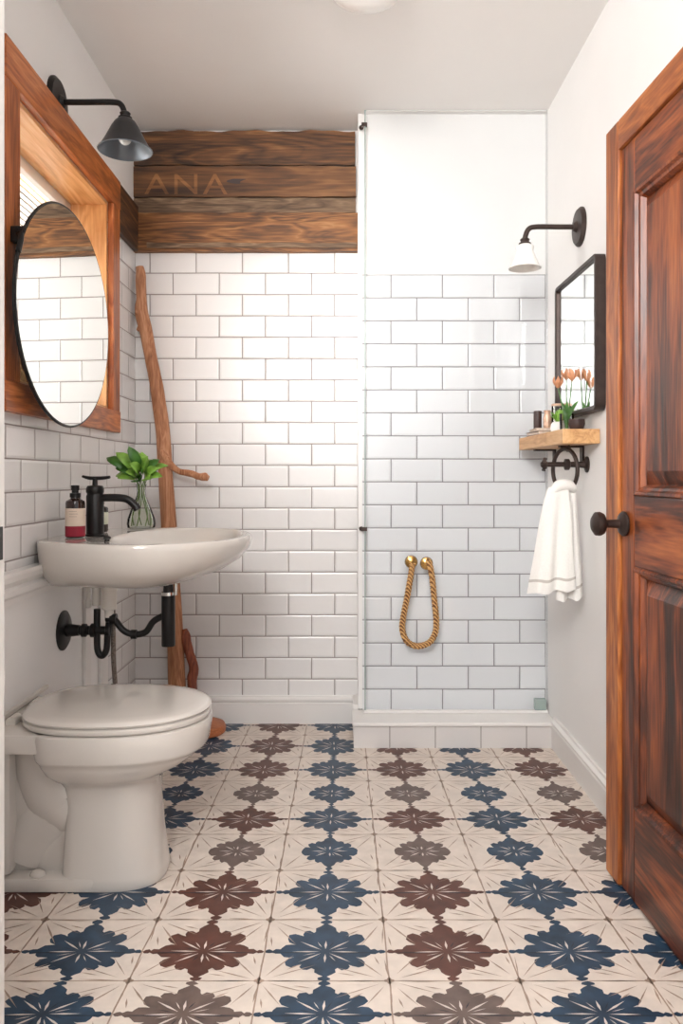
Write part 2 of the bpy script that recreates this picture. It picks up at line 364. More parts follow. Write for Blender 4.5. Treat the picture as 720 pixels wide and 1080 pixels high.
# ------------------------------------------------------------------ floor with patterned cement tiles
def build_floor():
    bm = bmesh.new()
    box(bm, XL-.1, XR+.1, -1.6, YB+.1, -.08, 0, mi=0)
    XC = -.042
    sp_ = lambda y: .2565-.0205*(y-1.657)
    rows = [(3.168, 'b'), (2.923, 'b'), (2.686, 'b'), (2.485, 's'), (2.299, 'b'), (2.101, 's'), (1.895, 'b'), (1.657, 'b'), (1.464, 'b'), (1.25, 'b'), (1.04, 'b')]
    def X(c, y): return XC+c*sp_(y)
    Z1, Z2, Z3 = .0004, .0008, .0011
    def poly(pts, z, mi):
        f = bm.faces.new([bm.verts.new((x, y, z)) for x, y in pts]); f.material_index = mi
    def clipped(x, y): return (XL-.05 < x < XR+.05) and (y < YB+.05) and y > .95
    def sliver(cx, cy, hx, hy, ang, r0, r1, wd, z, mi, clip=True):
        ca, sa = math.cos(ang), math.sin(ang)
        rm = r0+(r1-r0)*.45
        pts = []
        for r, q in ((r0, 0), (rm, wd), (r1, 0), (rm, -wd)):
            pts.append((cx+(r*ca-q*sa)*hx, cy+(r*sa+q*ca)*hy))
        poly(pts, z, mi)
    quad = [(.02, 1.0), (.09, .95), (.10, .90), (.03, .86), (.10, .80), (.17, .72), (.17, .62), (.21, .58), (.27, .64), (.36, .62), (.40, .53), (.38, .46), (.44, .50),
            (.53, .55), (.62, .50), (.65, .38), (.60, .28), (.50, .20), (.56, .21), (.66, .19), (.72, .12), (.74, .07), (.82, .08), (.87, .03), (.91, .06), (.96, .05)]
    small = [(.02, 1.0), (.07, .90), (.03, .82), (.10, .72), (.15, .60), (.19, .56), (.25, .60), (.31, .52), (.31, .44), (.40, .48), (.48, .40), (.46, .28), (.41, .22), (.52, .24), (.58, .14), (.60, .04)]
    def flower(c, i):
        cy, kind = rows[i]; cx = X(c, cy)
        if not clipped(cx, cy): return
        up = rows[i-1][0]-cy if i > 0 else .24
        dn = cy-rows[i+1][0] if i+1 < len(rows) else .2
        hx = sp_(cy)*.5*1.0; blue = (c % 2 == 0) or (c == 3 and i >= 6)
        mi = 1 if blue else (2 if kind == 'b' else 3)
        if not blue and i == 8: mi = 3
        Q = quad if kind == 'b' else small
        jit = lambda: random.uniform(-.012, .012)
        pts = []
        hyu, hyd = up*.5, dn*.5
        q1 = [(x+jit(), y+jit()) for x, y in Q]
        end = (1.0, 0) if kind == 'b' else (.60, 0)
        # quadrants: top-right, right-bottom, bottom-left, left-top
        pts += [(x, y) for x, y in q1] + [end]
        pts += [(x, -y) for x, y in [(a+jit(), b+jit()) for a, b in Q][::-1]] + [(0, -1)]
        pts += [(-x, -y) for x, y in [(a+jit(), b+jit()) for a, b in Q]] + [(-end[0], 0)]
        pts += [(-x, y) for x, y in [(a+jit(), b+jit()) for a, b in Q][::-1]] + [(0, 1)]
        W = []
        for x, y in pts:
            hy = hyu if y > 0 else hyd
            W.append((cx+x*hx*2*.5*2*.5*1.0, cy+y*hy))
        poly(W, Z1, mi)
        hy = min(hyu, hyd)*.95
        s = 1.0 if kind == 'b' else .72
        for k in range(8):
            an = k*PI/4+(.0)
            L = .42 if k % 2 == 0 else .58
            if k in (0, 4): L = .55
            sliver(cx, cy, hx, hy, an+random.uniform(-.05, .05), .09, L*s, .022, Z2, 5)
            sliver(cx, cy, hx, hy, an+PI/8+random.uniform(-.06, .06), .16, .40*s, .010, Z2, 6 if k % 2 else 5)
        if kind == 'b':
            for sg in (0, PI): sliver(cx, cy-.004, hx, hy, sg, .15, .93, .018, Z2, 6)
    def cream(c, i):
        # centre between two colour columns and between two rows
        y0 = rows[i][0]; y1 = rows[i+1][0]; cy = (y0+y1)/2; cx = X(c+.5, cy)
        if not clipped(cx, cy): return
        hx = sp_(cy)*.5; hy = (y0-y1)/2
        n = 12
        for k in range(n):
            an = 2*PI*k/n+random.uniform(-.07, .07)
            ax = abs(math.sin(an*2))
            L = .78+.22*ax+random.uniform(-.12, .05); r0 = .12+.15*random.random()
            sliver(cx, cy, hx, hy, an, r0, L, .011+.008*random.random(), Z2, 4)
            if k % 2:
                sliver(cx, cy, hx, hy, an+.18, .55, .85, .016, Z2, 4)
        pts = [(cx+.07*hx*math.cos(a)*(1+.3*math.cos(4*a)), cy+.09*hy*math.sin(a)*(1+.3*math.cos(4*a))) for a in [2*PI*k/16 for k in range(16)]]
        poly(pts, Z3, 4)
        # level joint line through the star
        poly([(cx-hx*.93, cy-.0011), (cx+hx*.93, cy-.0011), (cx+hx*.93, cy+.0011), (cx-hx*.93, cy+.0011)], Z2, 4)
    for c in range(-4, 5):
        for i in range(len(rows)): flower(c, i)
    for c in range(-4, 4):
        for i in range(len(rows)-1): cream(c, i)
        # long joint line running away from the door, slightly wavy
        ys = [1.0+k*.06 for k in range(37)]
        L = []
        for y in ys: L.append((X(c+.5, y)+random.uniform(-.0012, .0012), y))
        if XL < L[0][0] < XR+.03:
            for (xa, ya), (xb, yb) in zip(L, L[1:]):
                if ya > YB: break
                poly([(xa-.0016, ya), (xa+.0016, ya), (xb+.0016, yb), (xb-.0016, yb)], Z3, 4)
    return struct('floor', bm, [M['f_cream'], M['f_blue'], M['f_brown'], M['f_grey'], M['f_line'], M['f_pale'], M['f_dark']])
build_floor()

# ------------------------------------------------------------------ shell
struct('ceiling', B(XL-.35, XR+.6, -1.6, YB+.1, ZC, ZC+.1), M['paint_warm'])
struct('wall_hall', B(XL-.25, XL-.10, -1.6, 1.03, 0, ZC), M['paint'])
ZT = 2.09                                  # top of the wood band; plaster above
bm = bmesh.new()                           # left wall around the window opening: tile 0, paint 1
xw = XL-.25
box(bm, xw, XL, 1.0, YB+.1, ZT, ZC, mi=1)
box(bm, xw, XL, 1.0, WY0, .68, ZT, mi=0)
box(bm, xw, XL, WY1, YB+.1, .68, ZT, mi=0)
box(bm, xw, XL, WY0, WY1, .68, WZ0, mi=0)
box(bm, xw, XL, WY0, WY1, WZ1, ZT, mi=0)
box(bm, xw, XL, 1.0, 2.83, 0, .68, mi=1)
box(bm, xw, XL, 2.83, YB+.1, 0, .68, mi=0)
struct('wall_left', bm, [M['tile_left'], M['paint']])
bm = bmesh.new()
box(bm, XL-.1, .066, YB, YB+.15, 0, 1.918, mi=0); box(bm, XL-.1, .066, YB, YB+.15, 1.918, ZC, mi=1)
struct('wall_back', bm, [M['tile_back'], M['paint']])
bm = bmesh.new()
box(bm, .066, XR+.1, YS, YB+.15, 0, 1.787, mi=0); box(bm, .066, XR+.1, YS, YB+.15, 1.787, ZC, mi=1)
box(bm, .050, .066, YS-.004, YB+.1, .1, ZC, mi=1)
struct('wall_shower', bm, [M['tile_shower'], M['paint']])
struct('wall_right', B(XR, XR+.15, 1.0, YB+.15, 0, ZC), M['paint'])
bm = bmesh.new()
box(bm, XL-.1, -.527, 1.03, YF, 0, ZC); box(bm, .74, XR+.1, 1.03, YF, 0, ZC)
struct('wall_front', bm, M['paint'])

# door jamb lining with black strike plate
r = sroot('trim_1', (-.519, 1.1, 0))
obj('jamb_board', B(-.527, -.519, 1.05, 1.199, .0, 2.4, bev=.001), M['trim'], r)
obj('stop_bead', B(-.519, -.513, 1.06, 1.09, .0, 2.4, bev=.001), M['trim'], r)
bm = B(-.519, -.5172, 1.14, 1.190, .875, .925, bev=.0005)
obj('strike_plate', bm, M['black'], r)

# baseboards
def base_prof(s=1, h=.112):  # (offset from wall, z)
    return [(0, 0), (.018, 0), (.018, h*.72), (.014, h*.76), (.020, h*.82), (.020, h*.88), (.010, h*.94), (.008, h), (0, h)]
bm = bmesh.new(); prism_x(bm, [(YB-a, z) for a, z in base_prof()], XL, .05); struct('baseboard_back', bm, M['trim'])
bm = bmesh.new(); prism_y(bm, [(XR-a, z) for a, z in base_prof()], YF, 2.902); struct('baseboard_right', bm, M['trim'])

# left lower wall: chair rail, panel strips and the ledge behind the toilet
bm = bmesh.new()
prism_y(bm, [(XL, .675), (XL+.010, .675), (XL+.012, .69), (XL+.022, .70), (XL+.022, .715), (XL+.016, .722), (XL+.030, .738), (XL+.034, .752), (XL+.034, .762), (XL, .762)], YF, 2.80)
struct('trim_2', bm, M['trim'])
bm = bmesh.new()
box(bm, XL, XL+.012, 2.56, 2.615, 0, .675, bev=.003); box(bm, XL, XL+.012, 2.72, 2.80, 0, .675, bev=.003)
struct('trim_3', bm, M['trim'])

# shower curb
bm = bmesh.new()
box(bm, .031, XR, 2.902, YS, 0, .082, mi=0)
box(bm, .026, XR, 2.893, YS, .082, .096, bev=.004, mi=1)
box(bm, .030, .050, YS-.0, YB, 0, .115, bev=.003, mi=1)
def curb_tile():
    t = NT('curb_front_tile'); g = t.n('ShaderNodeNewGeometry'); sx = t.n('ShaderNodeSeparateXYZ'); t.l(g.outputs['Position'], sx.inputs[0])
    a = t.n('ShaderNodeMath', operation='ADD'); a.inputs[1].default_value = -.332+.168*10; t.l(sx.outputs['X'], a.inputs[0])
    m = t.n('ShaderNodeMath', operation='PINGPONG'); m.inputs[1].default_value = .084; t.l(a.outputs[0], m.inputs[0])
    c = t.n('ShaderNodeMath', operation='LESS_THAN'); c.inputs[1].default_value = .0018; t.l(m.outputs[0], c.inputs[0])
    t.l(t.ramp(c.outputs[0], [(.4, rgb(216, 212, 210)), (.6, rgb(150, 142, 138))]), t.b.inputs['Base Color']); t.b.inputs['Roughness'].default_value = .3
    return t.m
struct('trim_4', bm, [curb_tile(), M['trim']])

# ------------------------------------------------------------------ window
w1 = sroot('window_1', (XL, 2.42, WZ0))
cx0, cx1 = XL, XL+.022
obj('casing_head', B(cx0, cx1+.002, 1.93, 2.915, WZ1, ZT, bev=.003), M['wood_win_h'], w1)
obj('casing_sill', B(cx0, cx1+.002, 1.93, 2.915, 1.163, WZ0, bev=.003), M['wood_win_h'], w1)
obj('casing_side', B(cx0, cx1, 1.93, WY0, WZ0, WZ1, bev=.003), M['wood_win_v'], w1)
obj('casing_side', B(cx0, cx1, WY1, 2.912, WZ0, WZ1, bev=.003), M['wood_win_v'], w1)
t = .012
obj('reveal_head', B(XO, XL, WY0, WY1, WZ1-t, WZ1), M['wood_reveal_h'], w1)
obj('reveal_sill', B(XO, XL, WY0, WY1, WZ0, WZ0+t), M['wood_reveal_h'], w1)
obj('reveal_side', B(XO, XL, WY0, WY0+t, WZ0+t, WZ1-t), M['wood_reveal_v'], w1)
obj('reveal_side', B(XO, XL, WY1-t, WY1, WZ0+t, WZ1-t), M['wood_reveal_v'], w1)
bm = bmesh.new()                           # sash frame
xs0, xs1 = XO-.045, XO
box(bm, xs0, xs1, WY0, WY0+.05, WZ0, WZ1, bev=.003); box(bm, xs0, xs1, WY1-.05, WY1, WZ0, WZ1, bev=.003)
box(bm, xs0, xs1, WY0+.05, WY1-.05, WZ0, WZ0+.055, bev=.003); box(bm, xs0, xs1, WY0+.05, WY1-.05, WZ1-.05, WZ1, bev=.003)
box(bm, xs0, xs1-.01, WY0+.05, WY1-.05, 1.60, 1.635, bev=.003)
sash = obj('window_sash', bm, M['wood_reveal_v'], w1)
obj('pane', B(xs0+.018, xs0+.022, WY0+.05, WY1-.05, WZ0+.05, 1.605), M['pane'], sash)
obj('pane', B(xs0+.018, xs0+.022, WY0+.05, WY1-.05, 1.63, WZ1-.045), M['pane'], sash)
bm = bmesh.new()
box(bm, XO-.002, XO+.022, WY0+t, WY1-t, WZ1-t-.035, WZ1-t)
for k in range(9):
    z = WZ1-.065-k*.020
    tm = bmesh.new(); bmesh.ops.create_cube(tm, size=1)
    merge(bm, tm, 0, Matrix.Translation((XO+.012, (WY0+WY1)/2, z)) @ Matrix.Rotation(1.15, 4, 'Y') @ Matrix.Diagonal((.0255, WY1-WY0-.05, .0012, 1)))
for y in (WY0+.15, WY1-.15): box(bm, XO+.011, XO+.013, y-.001, y+.001, WZ1-.26, WZ1-.05)
bt = NT('translucent_blind'); tl = bt.n('ShaderNodeBsdfTranslucent'); tl.inputs[0].default_value = rgb(246, 242, 236)
bt.b.inputs['Base Color'].default_value = rgb(240, 236, 230); mxs = bt.n('ShaderNodeMixShader'); mxs.inputs[0].default_value = .6
bt.l(bt.b.outputs[0], mxs.inputs[1]); bt.l(tl.outputs[0], mxs.inputs[2]); bt.l(mxs.outputs[0], bt.t.nodes['Material Output'].inputs[0])
obj('blind_slats', bm, bt.m, w1)

# ------------------------------------------------------------------ wood cladding above the tiles
def board(bm, x0, x1, z0, z1, y0, y1, amp=.003, n=40):
    top = []; bot = []
    rt = random.random()*9
    for k in range(n+1):
        x = x0+(x1-x0)*k/n
        top.append((x, z1+amp*(math.sin(x*23+rt)+.6*math.sin(x*61+rt))*.5-amp*.5))
        bot.append((x, z0+amp*(math.sin(x*19-rt)+.6*math.sin(x*53+rt))*.25))
    P = bot+top[::-1]
    rings(bm, [[Vector((x, y0, z)) for x, z in P], [Vector((x, y1, z)) for x, z in P]])
wc = thing('wood_cladding', 'weathered brown reclaimed planks fixed to far wall above the white tiles', 'wood cladding', (-.4, YB, 1.911))
bm = bmesh.new(); board(bm, XL, .040, 2.262, 2.402, YB-.024, YB, .006); obj('plank', bm, M['plank_a'], wc)
bm = bmesh.new(); board(bm, XL, .043, 2.132, 2.257, YB-.028, YB, .004); pk = obj('plank', bm, M['plank_b'], wc)
bm = bmesh.new(); board(bm, XL, .042, 2.068, 2.128, YB-.026, YB, .002); obj('plank', bm, M['plank_grey'], wc)['label'] = 'thin greyish strip of plank'
bm = bmesh.new(); board(bm, XL, .054, 1.911, 2.068, YB-.029, YB, .002); obj('plank', bm, M['plank_c'], wc)
bm = bmesh.new()                            # knots and a rough lower edge strip
rings(bm, [[Vector((-.44+r*(.034*math.cos(a)+.012*math.sin(3*a)), yy, 2.196+r*(.011*math.sin(a)+.003*math.cos(2*a)))) for a in [2*PI*k/24 for k in range(24)]] for r, yy in ((1, YB-.027), (.9, YB-.0286), (.3, YB-.0284))]); obj('knot', bm, M['candle'], pk)
box2 = bmesh.new(); board(box2, -.80, .046, 1.925, 1.945, YB-.034, YB-.028, .003); obj('worn_ridge', box2, M['plank_grey'], wc)
# faded painted letters
def letters(txt, size, loc, mat, parent, nm='lettering', th=.0006, width=1.0):
    cu = bpy.data.curves.new('txt', 'FONT'); cu.body = txt; cu.size = size; cu.extrude = th; cu.space_character = 1.15
    o = bpy.data.objects.new('txt', cu); COL.objects.link(o)
    dg = bpy.context.evaluated_depsgraph_get()
    me = bpy.data.meshes.new_from_object(o.evaluated_get(dg)); bpy.data.objects.remove(o)
    bm = bmesh.new(); bm.from_mesh(me); bpy.data.meshes.remove(me)
    bmesh.ops.transform(bm, matrix=Matrix.Translation(loc) @ Matrix.Rotation(PI/2, 4, 'X') @ Matrix.Diagonal((width, 1, 1, 1)), verts=bm.verts)
    return obj(nm, bm, mat, parent)
lt = letters('ANA', .118, (-.81, YB-.0284, 2.142), M['ghost'], pk, width=1.25); lt['label'] = 'faded capital letters painted on the plank'
tag(obj('side_plank', B(XL, XL+.02, 2.92, YB-.03, 1.911, ZT, bev=.002), M['plank_y']), 'dark brown plank on left wall between window casing and corner', 'plank')

# ------------------------------------------------------------------ door standing open along right wall
d1 = sroot('door_1', (.664, 1.99, 0))
th = math.atan2(.036, .75)                  # leaf angle
def dmat(bm):                               # local: x = out of face (negative = towards room), y = along leaf (0 far .. -.76 near)
    bmesh.ops.transform(bm, matrix=Matrix.Translation((.664, 1.99, 0)) @ Matrix.Rotation(th, 4, 'Z'), verts=bm.verts); return bm
DT, DB, DL = 1.866, .008, .76
LB = .078
bm = bmesh.new(); box(bm, -.006, .038, -LB, 0, DB, DT, bev=.004); obj('edge_board', dmat(bm), M['door_edge'], d1)
bm = bmesh.new(); box(bm, -.006, .038, -DL, -LB-.0005, DT-.072, DT, bev=.004); obj('edge_board', dmat(bm), M['door_edge_h'], d1)
y_a, y_b, y_c, y_d = -LB-.003, -LB-.078, -DL+.11, -DL
def stile(y0, y1, z0, z1, m, nm):
    bm = bmesh.new(); box(bm, .002, .036, y0, y1, z0, z1, bev=.003); return obj(nm, dmat(bm), m, d1)
stile(y_b, y_a, DB, DT-.074, M['door_v'], 'stile'); stile(y_d, y_c, DB, DT-.074, M['door_v'], 'stile')
ZU0, ZU1, ZL0, ZL1 = .955, 1.668, .225, .790
stile(y_c, y_b, ZU1, DT-.074, M['door_h'], 'rail'); stile(y_c, y_b, ZL1, ZU0, M['door_h'], 'rail'); stile(y_c, y_b, DB, ZL0, M['door_h'], 'rail')
def panel(z0, z1):
    bm = bmesh.new()
    def ring(ins, x): return [Vector((x, y_b-ins, z0+ins)), Vector((x, y_b-ins, z1-ins)), Vector((x, y_c+ins, z1-ins)), Vector((x, y_c+ins, z0+ins))]
    rings(bm, [ring(0, .034), ring(0, .022), ring(.028, .022), ring(.055, .008), ring(.058, .006)])
    p = obj('panel', dmat(bm), M['door_v'], d1)
    bm = bmesh.new()                        # moulding around the panel
    rings(bm, [ring(0, .003), ring(.004, -.003), ring(.010, -.002), ring(.014, .006), ring(.020, .008), ring(.026, .020), ring(0, .022)], cap0=False, cap1=False, closed=True)
    obj('moulding', dmat(bm), M['door_v'], p)
panel(ZU0, ZU1); panel(ZL0, ZL1)
bm = bmesh.new()
kp = (-.002, -.108, .888)
lathe(bm, [(.030, 0), (.030, .004), (.024, .010), (.011, .014), (.0095, .042), (.012, .046), (.025, .052), (.029, .060), (.028, .070), (.018, .077), (.002, .078)], kp, (-1, 0, 0), 24)
obj('door_knob', dmat(bm), M['bronze'], d1, True)
for hz in (.2, 1.5):
    bm = bmesh.new(); box(bm, .0, .03, -DL-.006, -DL, hz, hz+.1); obj('hinge', dmat(bm), M['bronze'], d1)

# ------------------------------------------------------------------ toilet
TY = 2.0
def oval(cx, cy, z, af, ab, w, nf=2.3, nb=4, N=56, wb=1.0):
    out = []
    for k in range(N):
        a = 2*PI*k/N; c, s = math.cos(a), math.sin(a)
        n = nf if c >= 0 else nb
        x = (abs(c)**(2/n))*(1 if c >= 0 else -1); y = (abs(s)**(2/n))*(1 if s >= 0 else -1)
        X_ = cx+x*(af if c >= 0 else ab)
        wf = 1 if c >= 0 else 1+(wb-1)*abs(x)
        out.append(Vector((X_, cy+y*w*wf, z)))
    return out
toi = thing('toilet', 'white ceramic toilet with closed lid against left wall', 'toilet', (-.60, TY, 0))
bm = bmesh.new()
R = []
def tr(z, front, back, w, nf=2.3, nb=5): R.append(oval(-.60, TY, z, front+.60, -.60-back, w, nf, nb))
tr(.000, -.452, -.70, .108, 2.6); tr(.012, -.448, -.70, .112, 2.6); tr(.03, -.452, -.695, .110, 2.6)
tr(.12, -.463, -.69, .104, 2.6); tr(.20, -.470, -.685, .102, 2.6); tr(.245, -.468, -.69, .106, 2.5); tr(.262, -.455, -.70, .118, 2.4)
tr(.272, -.436, -.71, .136, 2.3); tr(.290, -.400, -.725, .155, 2.2); tr(.312, -.372, -.735, .167, 2.2); tr(.322, -.365, -.740, .170); tr(.328, -.352, -.742, .178); tr(.335, -.348, -.745, .181)
tr(.385, -.340, -.75, .184); tr(.394, -.342, -.75, .182); tr(.397, -.350, -.745, .176)
rings(bm, R)
box(bm, XL+.003, -.70, TY-.168, TY+.168, .352, .397, bev=.006)         # rear deck
box(bm, XL+.003, -.60, TY-.112, TY+.112, 0, .035, bev=.010)            # foot plinth
box(bm, XL+.003, -.806, TY-.108, TY+.108, .04, .36, bev=.010)          # rear column
box(bm, XL+.01, -.66, TY-.070, TY+.070, .03, .37, bev=.01)
tube(bm, [(-.60, TY, .27), (-.66, TY, .30), (-.70, TY, .26), (-.72, TY, .18), (-.77, TY, .12), (-.80, TY, .06)], [.075, .088, .090, .088, .086, .085], 20)
tube(bm, [(-.745, TY, .36), (-.735, TY, .27), (-.70, TY, .20), (-.66, TY, .18)], [.10, .10, .10, .085], 20)
obj('bowl', bm, M['ceramic'], toi, True)
def lidring(z, ins, wadd=0): return oval(-.585, TY, z, .243-ins, .213-ins, .185-ins, 2.15, 2.6)
bm = bmesh.new(); rings(bm, [lidring(.398, .010), lidring(.400, .003), lidring(.406, 0), lidring(.412, .001), lidring(.4155, .006)]); obj('seat', bm, M['ceramic'], toi, True)
bm = bmesh.new(); rings(bm, [lidring(.4165, .008), lidring(.4175, .002), lidring(.422, .000), lidring(.427, .004), lidring(.430, .012), lidring(.4325, .04), lidring(.434, .10)]); obj('lid', bm, M['ceramic'], toi, True)
for s in (-1, 1):
    bm = bmesh.new(); tube(bm, [(-.812, TY+s*.09, .404), (-.812, TY+s*.05, .404)], .012, 14, sub=1); obj('hinge', bm, M['plastic_white'], toi, True)
bm = bmesh.new(); sphere(bm, (-.745, TY-.092, .036), .016, sc_=(1.2, 1, .8)); obj('bolt_cap', bm, M['ceramic'], toi, True)
bm = bmesh.new(); box(bm, XL, XL+.012, 1.83, 2.24, .398, .409, bev=.002); obj('rear_gasket', bm, M['plastic_white'], toi)

# ------------------------------------------------------------------ basin
BY = 2.385
ba = thing('wash_basin', 'white wall-hung ceramic wash basin above the toilet', 'basin', (XL, BY, .68))
bm = bmesh.new()
def br(z, front, w, back=XL+.001, nf=2.2, wb=.76, cx=-.60): return oval(cx, BY, z, front-cx, cx-back, w, nf, 7, 72, wb)
R = [br(.688, -.53, .14), br(.688, -.50, .19), br(.692, -.47, .22), br(.705, -.425, .262), br(.728, -.362, .312), br(.755, -.318, .342), br(.785, -.294, .357), br(.805, -.288, .362), br(.817, -.288, .363), br(.8235, -.293, .359), br(.825, -.300, .352)]
# inner lip and hollow (deck kept at the back)
def ir(z, front, w, back, nb=2.6): return oval(-.52, BY, z, front+.52, -.52-back, w, 2.2, nb, 72, .95)
R += [ir(.823, -.312, .325, -.690), ir(.815, -.322, .312, -.683), ir(.79, -.335, .29, -.672), ir(.755, -.365, .25, -.655), ir(.725, -.42, .18, -.62), ir(.712, -.48, .06, -.56)]
rings(bm, R); obj('bowl', bm, M['ceramic'], ba, True)
bm = bmesh.new(); lathe(bm, [(.024, 0), (.024, .003), (.018, .005), (.006, .006)], (-.52, BY, .712)); obj('drain', bm, M['chrome'], ba, True)
bm = bmesh.new(); lathe(bm, [(.007, 0), (.007, .006), (.011, .008), (.010, .013), (.002, .016)], (-.652, 2.155, .823)); obj('waste_plunger', bm, M['black'], ba, True)

def bottle(name, label, x, y, z, r, h, mats, cat='bottle', pump=True):
    t = thing(name, label, cat, (x, y, z))
    bm = bmesh.new(); lathe(bm, [(r*.9, 0), (r, .004), (r, h*.66), (r*.93, h*.70), (r*.5, h*.745), (r*.45, h*.79)], (x, y, z)); obj('bottle_body', bm, mats[0], t, True)
    bm = bmesh.new(); lathe(bm, [(r+.0006, h*.22), (r+.0006, h*.56)], (x, y, z), cap0=False, cap1=False); lb = obj('paper_label', bm, mats[1], t, True)
    bm = bmesh.new()
    for k in range(3):
        zz = z+h*(.50-.05*k)
        for a in range(-4, 3+k % 2):
            an = -PI/2+a*.11+.15; an2 = an+.08
            P = [(x+(r+.0012)*math.cos(q), y+(r+.0012)*math.sin(q), zq) for q, zq in ((an, zz), (an2, zz), (an2, zz+.0014), (an, zz+.0014))]
            bm.faces.new([bm.verts.new(p) for p in P])
    obj('print_lines', bm, M['ink'], lb)
    if mats[2]:
        bm = bmesh.new(); lathe(bm, [(r+.0006, .003), (r+.0006, h*.22)], (x, y, z), cap0=False, cap1=False); obj('label_band', bm, mats[2], t, True)
    bm = bmesh.new(); lathe(bm, [(r*.55, h*.77), (r*.55, h*.85), (r*.35, h*.855), (r*.35, h*.90), (r*.42, h*.91), (r*.42, h), (r*.2, h*1.005)], (x, y, z)); obj('cap', bm, M['black'], t, True)
    return t
bottle('soap_bottle', 'dark bottle with cream and crimson label left of black tap', -.782, 2.28, .8255, .0275, .150, (M['amber'], M['label_cream'], M['label_red']))
bottle('lotion_bottle', 'small dark bottle with pale label half hidden behind black tap', -.780, 2.50, .8255, .026, .112, (M['amber'], M['label_white'], None))

fx, fy, fz = -.742, 2.335, .8255
fa = thing('basin_tap', 'matte black single lever tap on the wash basin deck', 'tap', (fx, fy, fz))
bm = bmesh.new(); lathe(bm, [(.029, 0), (.029, .004), (.0255, .006), (.0255, .118), (.0235, .122), (.0235, .126), (.026, .129), (.026, .140), (.022, .148), (.008, .150), (.007, .170), (.003, .172)], (fx, fy, fz), seg=32); obj('body', bm, M['black'], fa, True)
bm = bmesh.new(); tube(bm, [(fx+.01, fy, fz+.112), (fx+.06, fy, fz+.113), (fx+.095, fy, fz+.108), (fx+.118, fy, fz+.09), (fx+.127, fy, fz+.077)], [.0115, .0115, .0115, .0118, .012], 16); obj('spout', bm, M['black'], fa, True)
bm = bmesh.new(); tube(bm, [(fx-.040, fy+.01, fz+.176), (fx-.015, fy, fz+.171), (fx+.02, fy, fz+.171), (fx+.046, fy-.01, fz+.174)], [.004, .0055, .0055, .0045], 12); obj('lever', bm, M['black'], fa, True)

# vase with leaves
vx, vy, vz = -.688, 2.655, .8255
va = thing('leaf_vase', 'clear glass bulb vase of bright green leaves on the basin rim', 'vase', (vx, vy, vz))
bm = bmesh.new()
outp = [(.036, 0), (.045, .004), (.0475, .016), (.045, .034), (.036, .060), (.024, .088), (.015, .112), (.013, .128), (.015, .142), (.018, .150)]
inn = [(r-.0012, max(h, .004)) for r, h in outp[::-1]]
lathe(bm, outp+inn, (vx, vy, vz), seg=32); obj('glass_body', bm, M['vase_glass'], va, True)
bm = bmesh.new()
hh = []
for k in range(7):
    a = k*2*PI/7
    tube(bm, [(vx+.032*math.cos(a), vy+.032*math.sin(a), vz+.01), (vx+.030*math.cos(a+.3), vy+.030*math.sin(a+.3), vz+.05), (vx+.010*math.cos(a+.6), vy+.010*math.sin(a+.6), vz+.115), (vx+.014*math.cos(a+.4), vy+.012*math.sin(a+.4), vz+.155), (vx+.03*math.cos(a), vy+.03*math.sin(a), vz+.19)], .0018, 6)
obj('stems', bm, M['stem'], va, True)
def leaf(bm, base, tip, w, droop=.2, mi=0, n=7):
    b = Vector(base); d = Vector(tip)-b; L = d.length; f = d.normalized()
    s = f.cross(Vector((random.uniform(-.6, .6), -.7, .7)))
    s = s.normalized() if s.length > .05 else Vector((1, 0, 0))
    s = (s+Vector((0, 0, .2*random.uniform(-1, 1)))).normalized()
    u = s.cross(f)
    rowsv = []
    for i in range(n+1):
        t = i/n; ww = w*math.sin(PI*(t**1.15))**.55*.5 if 0 < t < 1 else .0006
        c = b+d*t+u*(math.sin(t*PI)*L*.12)-Vector((0, 0, droop*L*t*t))
        rowsv.append([bm.verts.new(c-s*ww+u*ww*.35), bm.verts.new(c), bm.verts.new(c+s*ww+u*ww*.35)])
    for i in range(n):
        for j in range(2):
            fc = bm.faces.new((rowsv[i][j], rowsv[i][j+1], rowsv[i+1][j+1], rowsv[i+1][j])); fc.material_index = mi; fc.smooth = True
bm = bmesh.new()
c0 = Vector((vx, vy, vz+.17))
lv = [(-.115, 0, .085), (-.075, -.03, .10), (-.045, .02, .115), (-.03, -.04, .12), (.0, .01, .10), (.03, -.03, .085), (.055, .02, .075), (.065, -.03, .045), (.085, .02, .055), (-.08, -.02, .045), (-.065, -.05, .01), (-.035, -.06, .03), (.02, -.06, .03), (.045, -.05, .005), (-.02, -.07, .06), (-.05, .05, .06), (.03, .06, .07), (-.09, .02, .02), (.0, -.06, -.005), (.075, -.02, .015)]
for k, p in enumerate(lv):
    b = c0+Vector(p)*.25+Vector((0, 0, -.01)); leaf(bm, b, c0+Vector(p)*1.02, .034+.012*random.random(), .15, k % 3 == 0 and 1 or 0)
me_leaf = obj('leaves', bm, [M['leaf'], M['leaf_dark']], va)
md = me_leaf.modifiers.new('solid', 'SOLIDIFY'); md.thickness = .0008

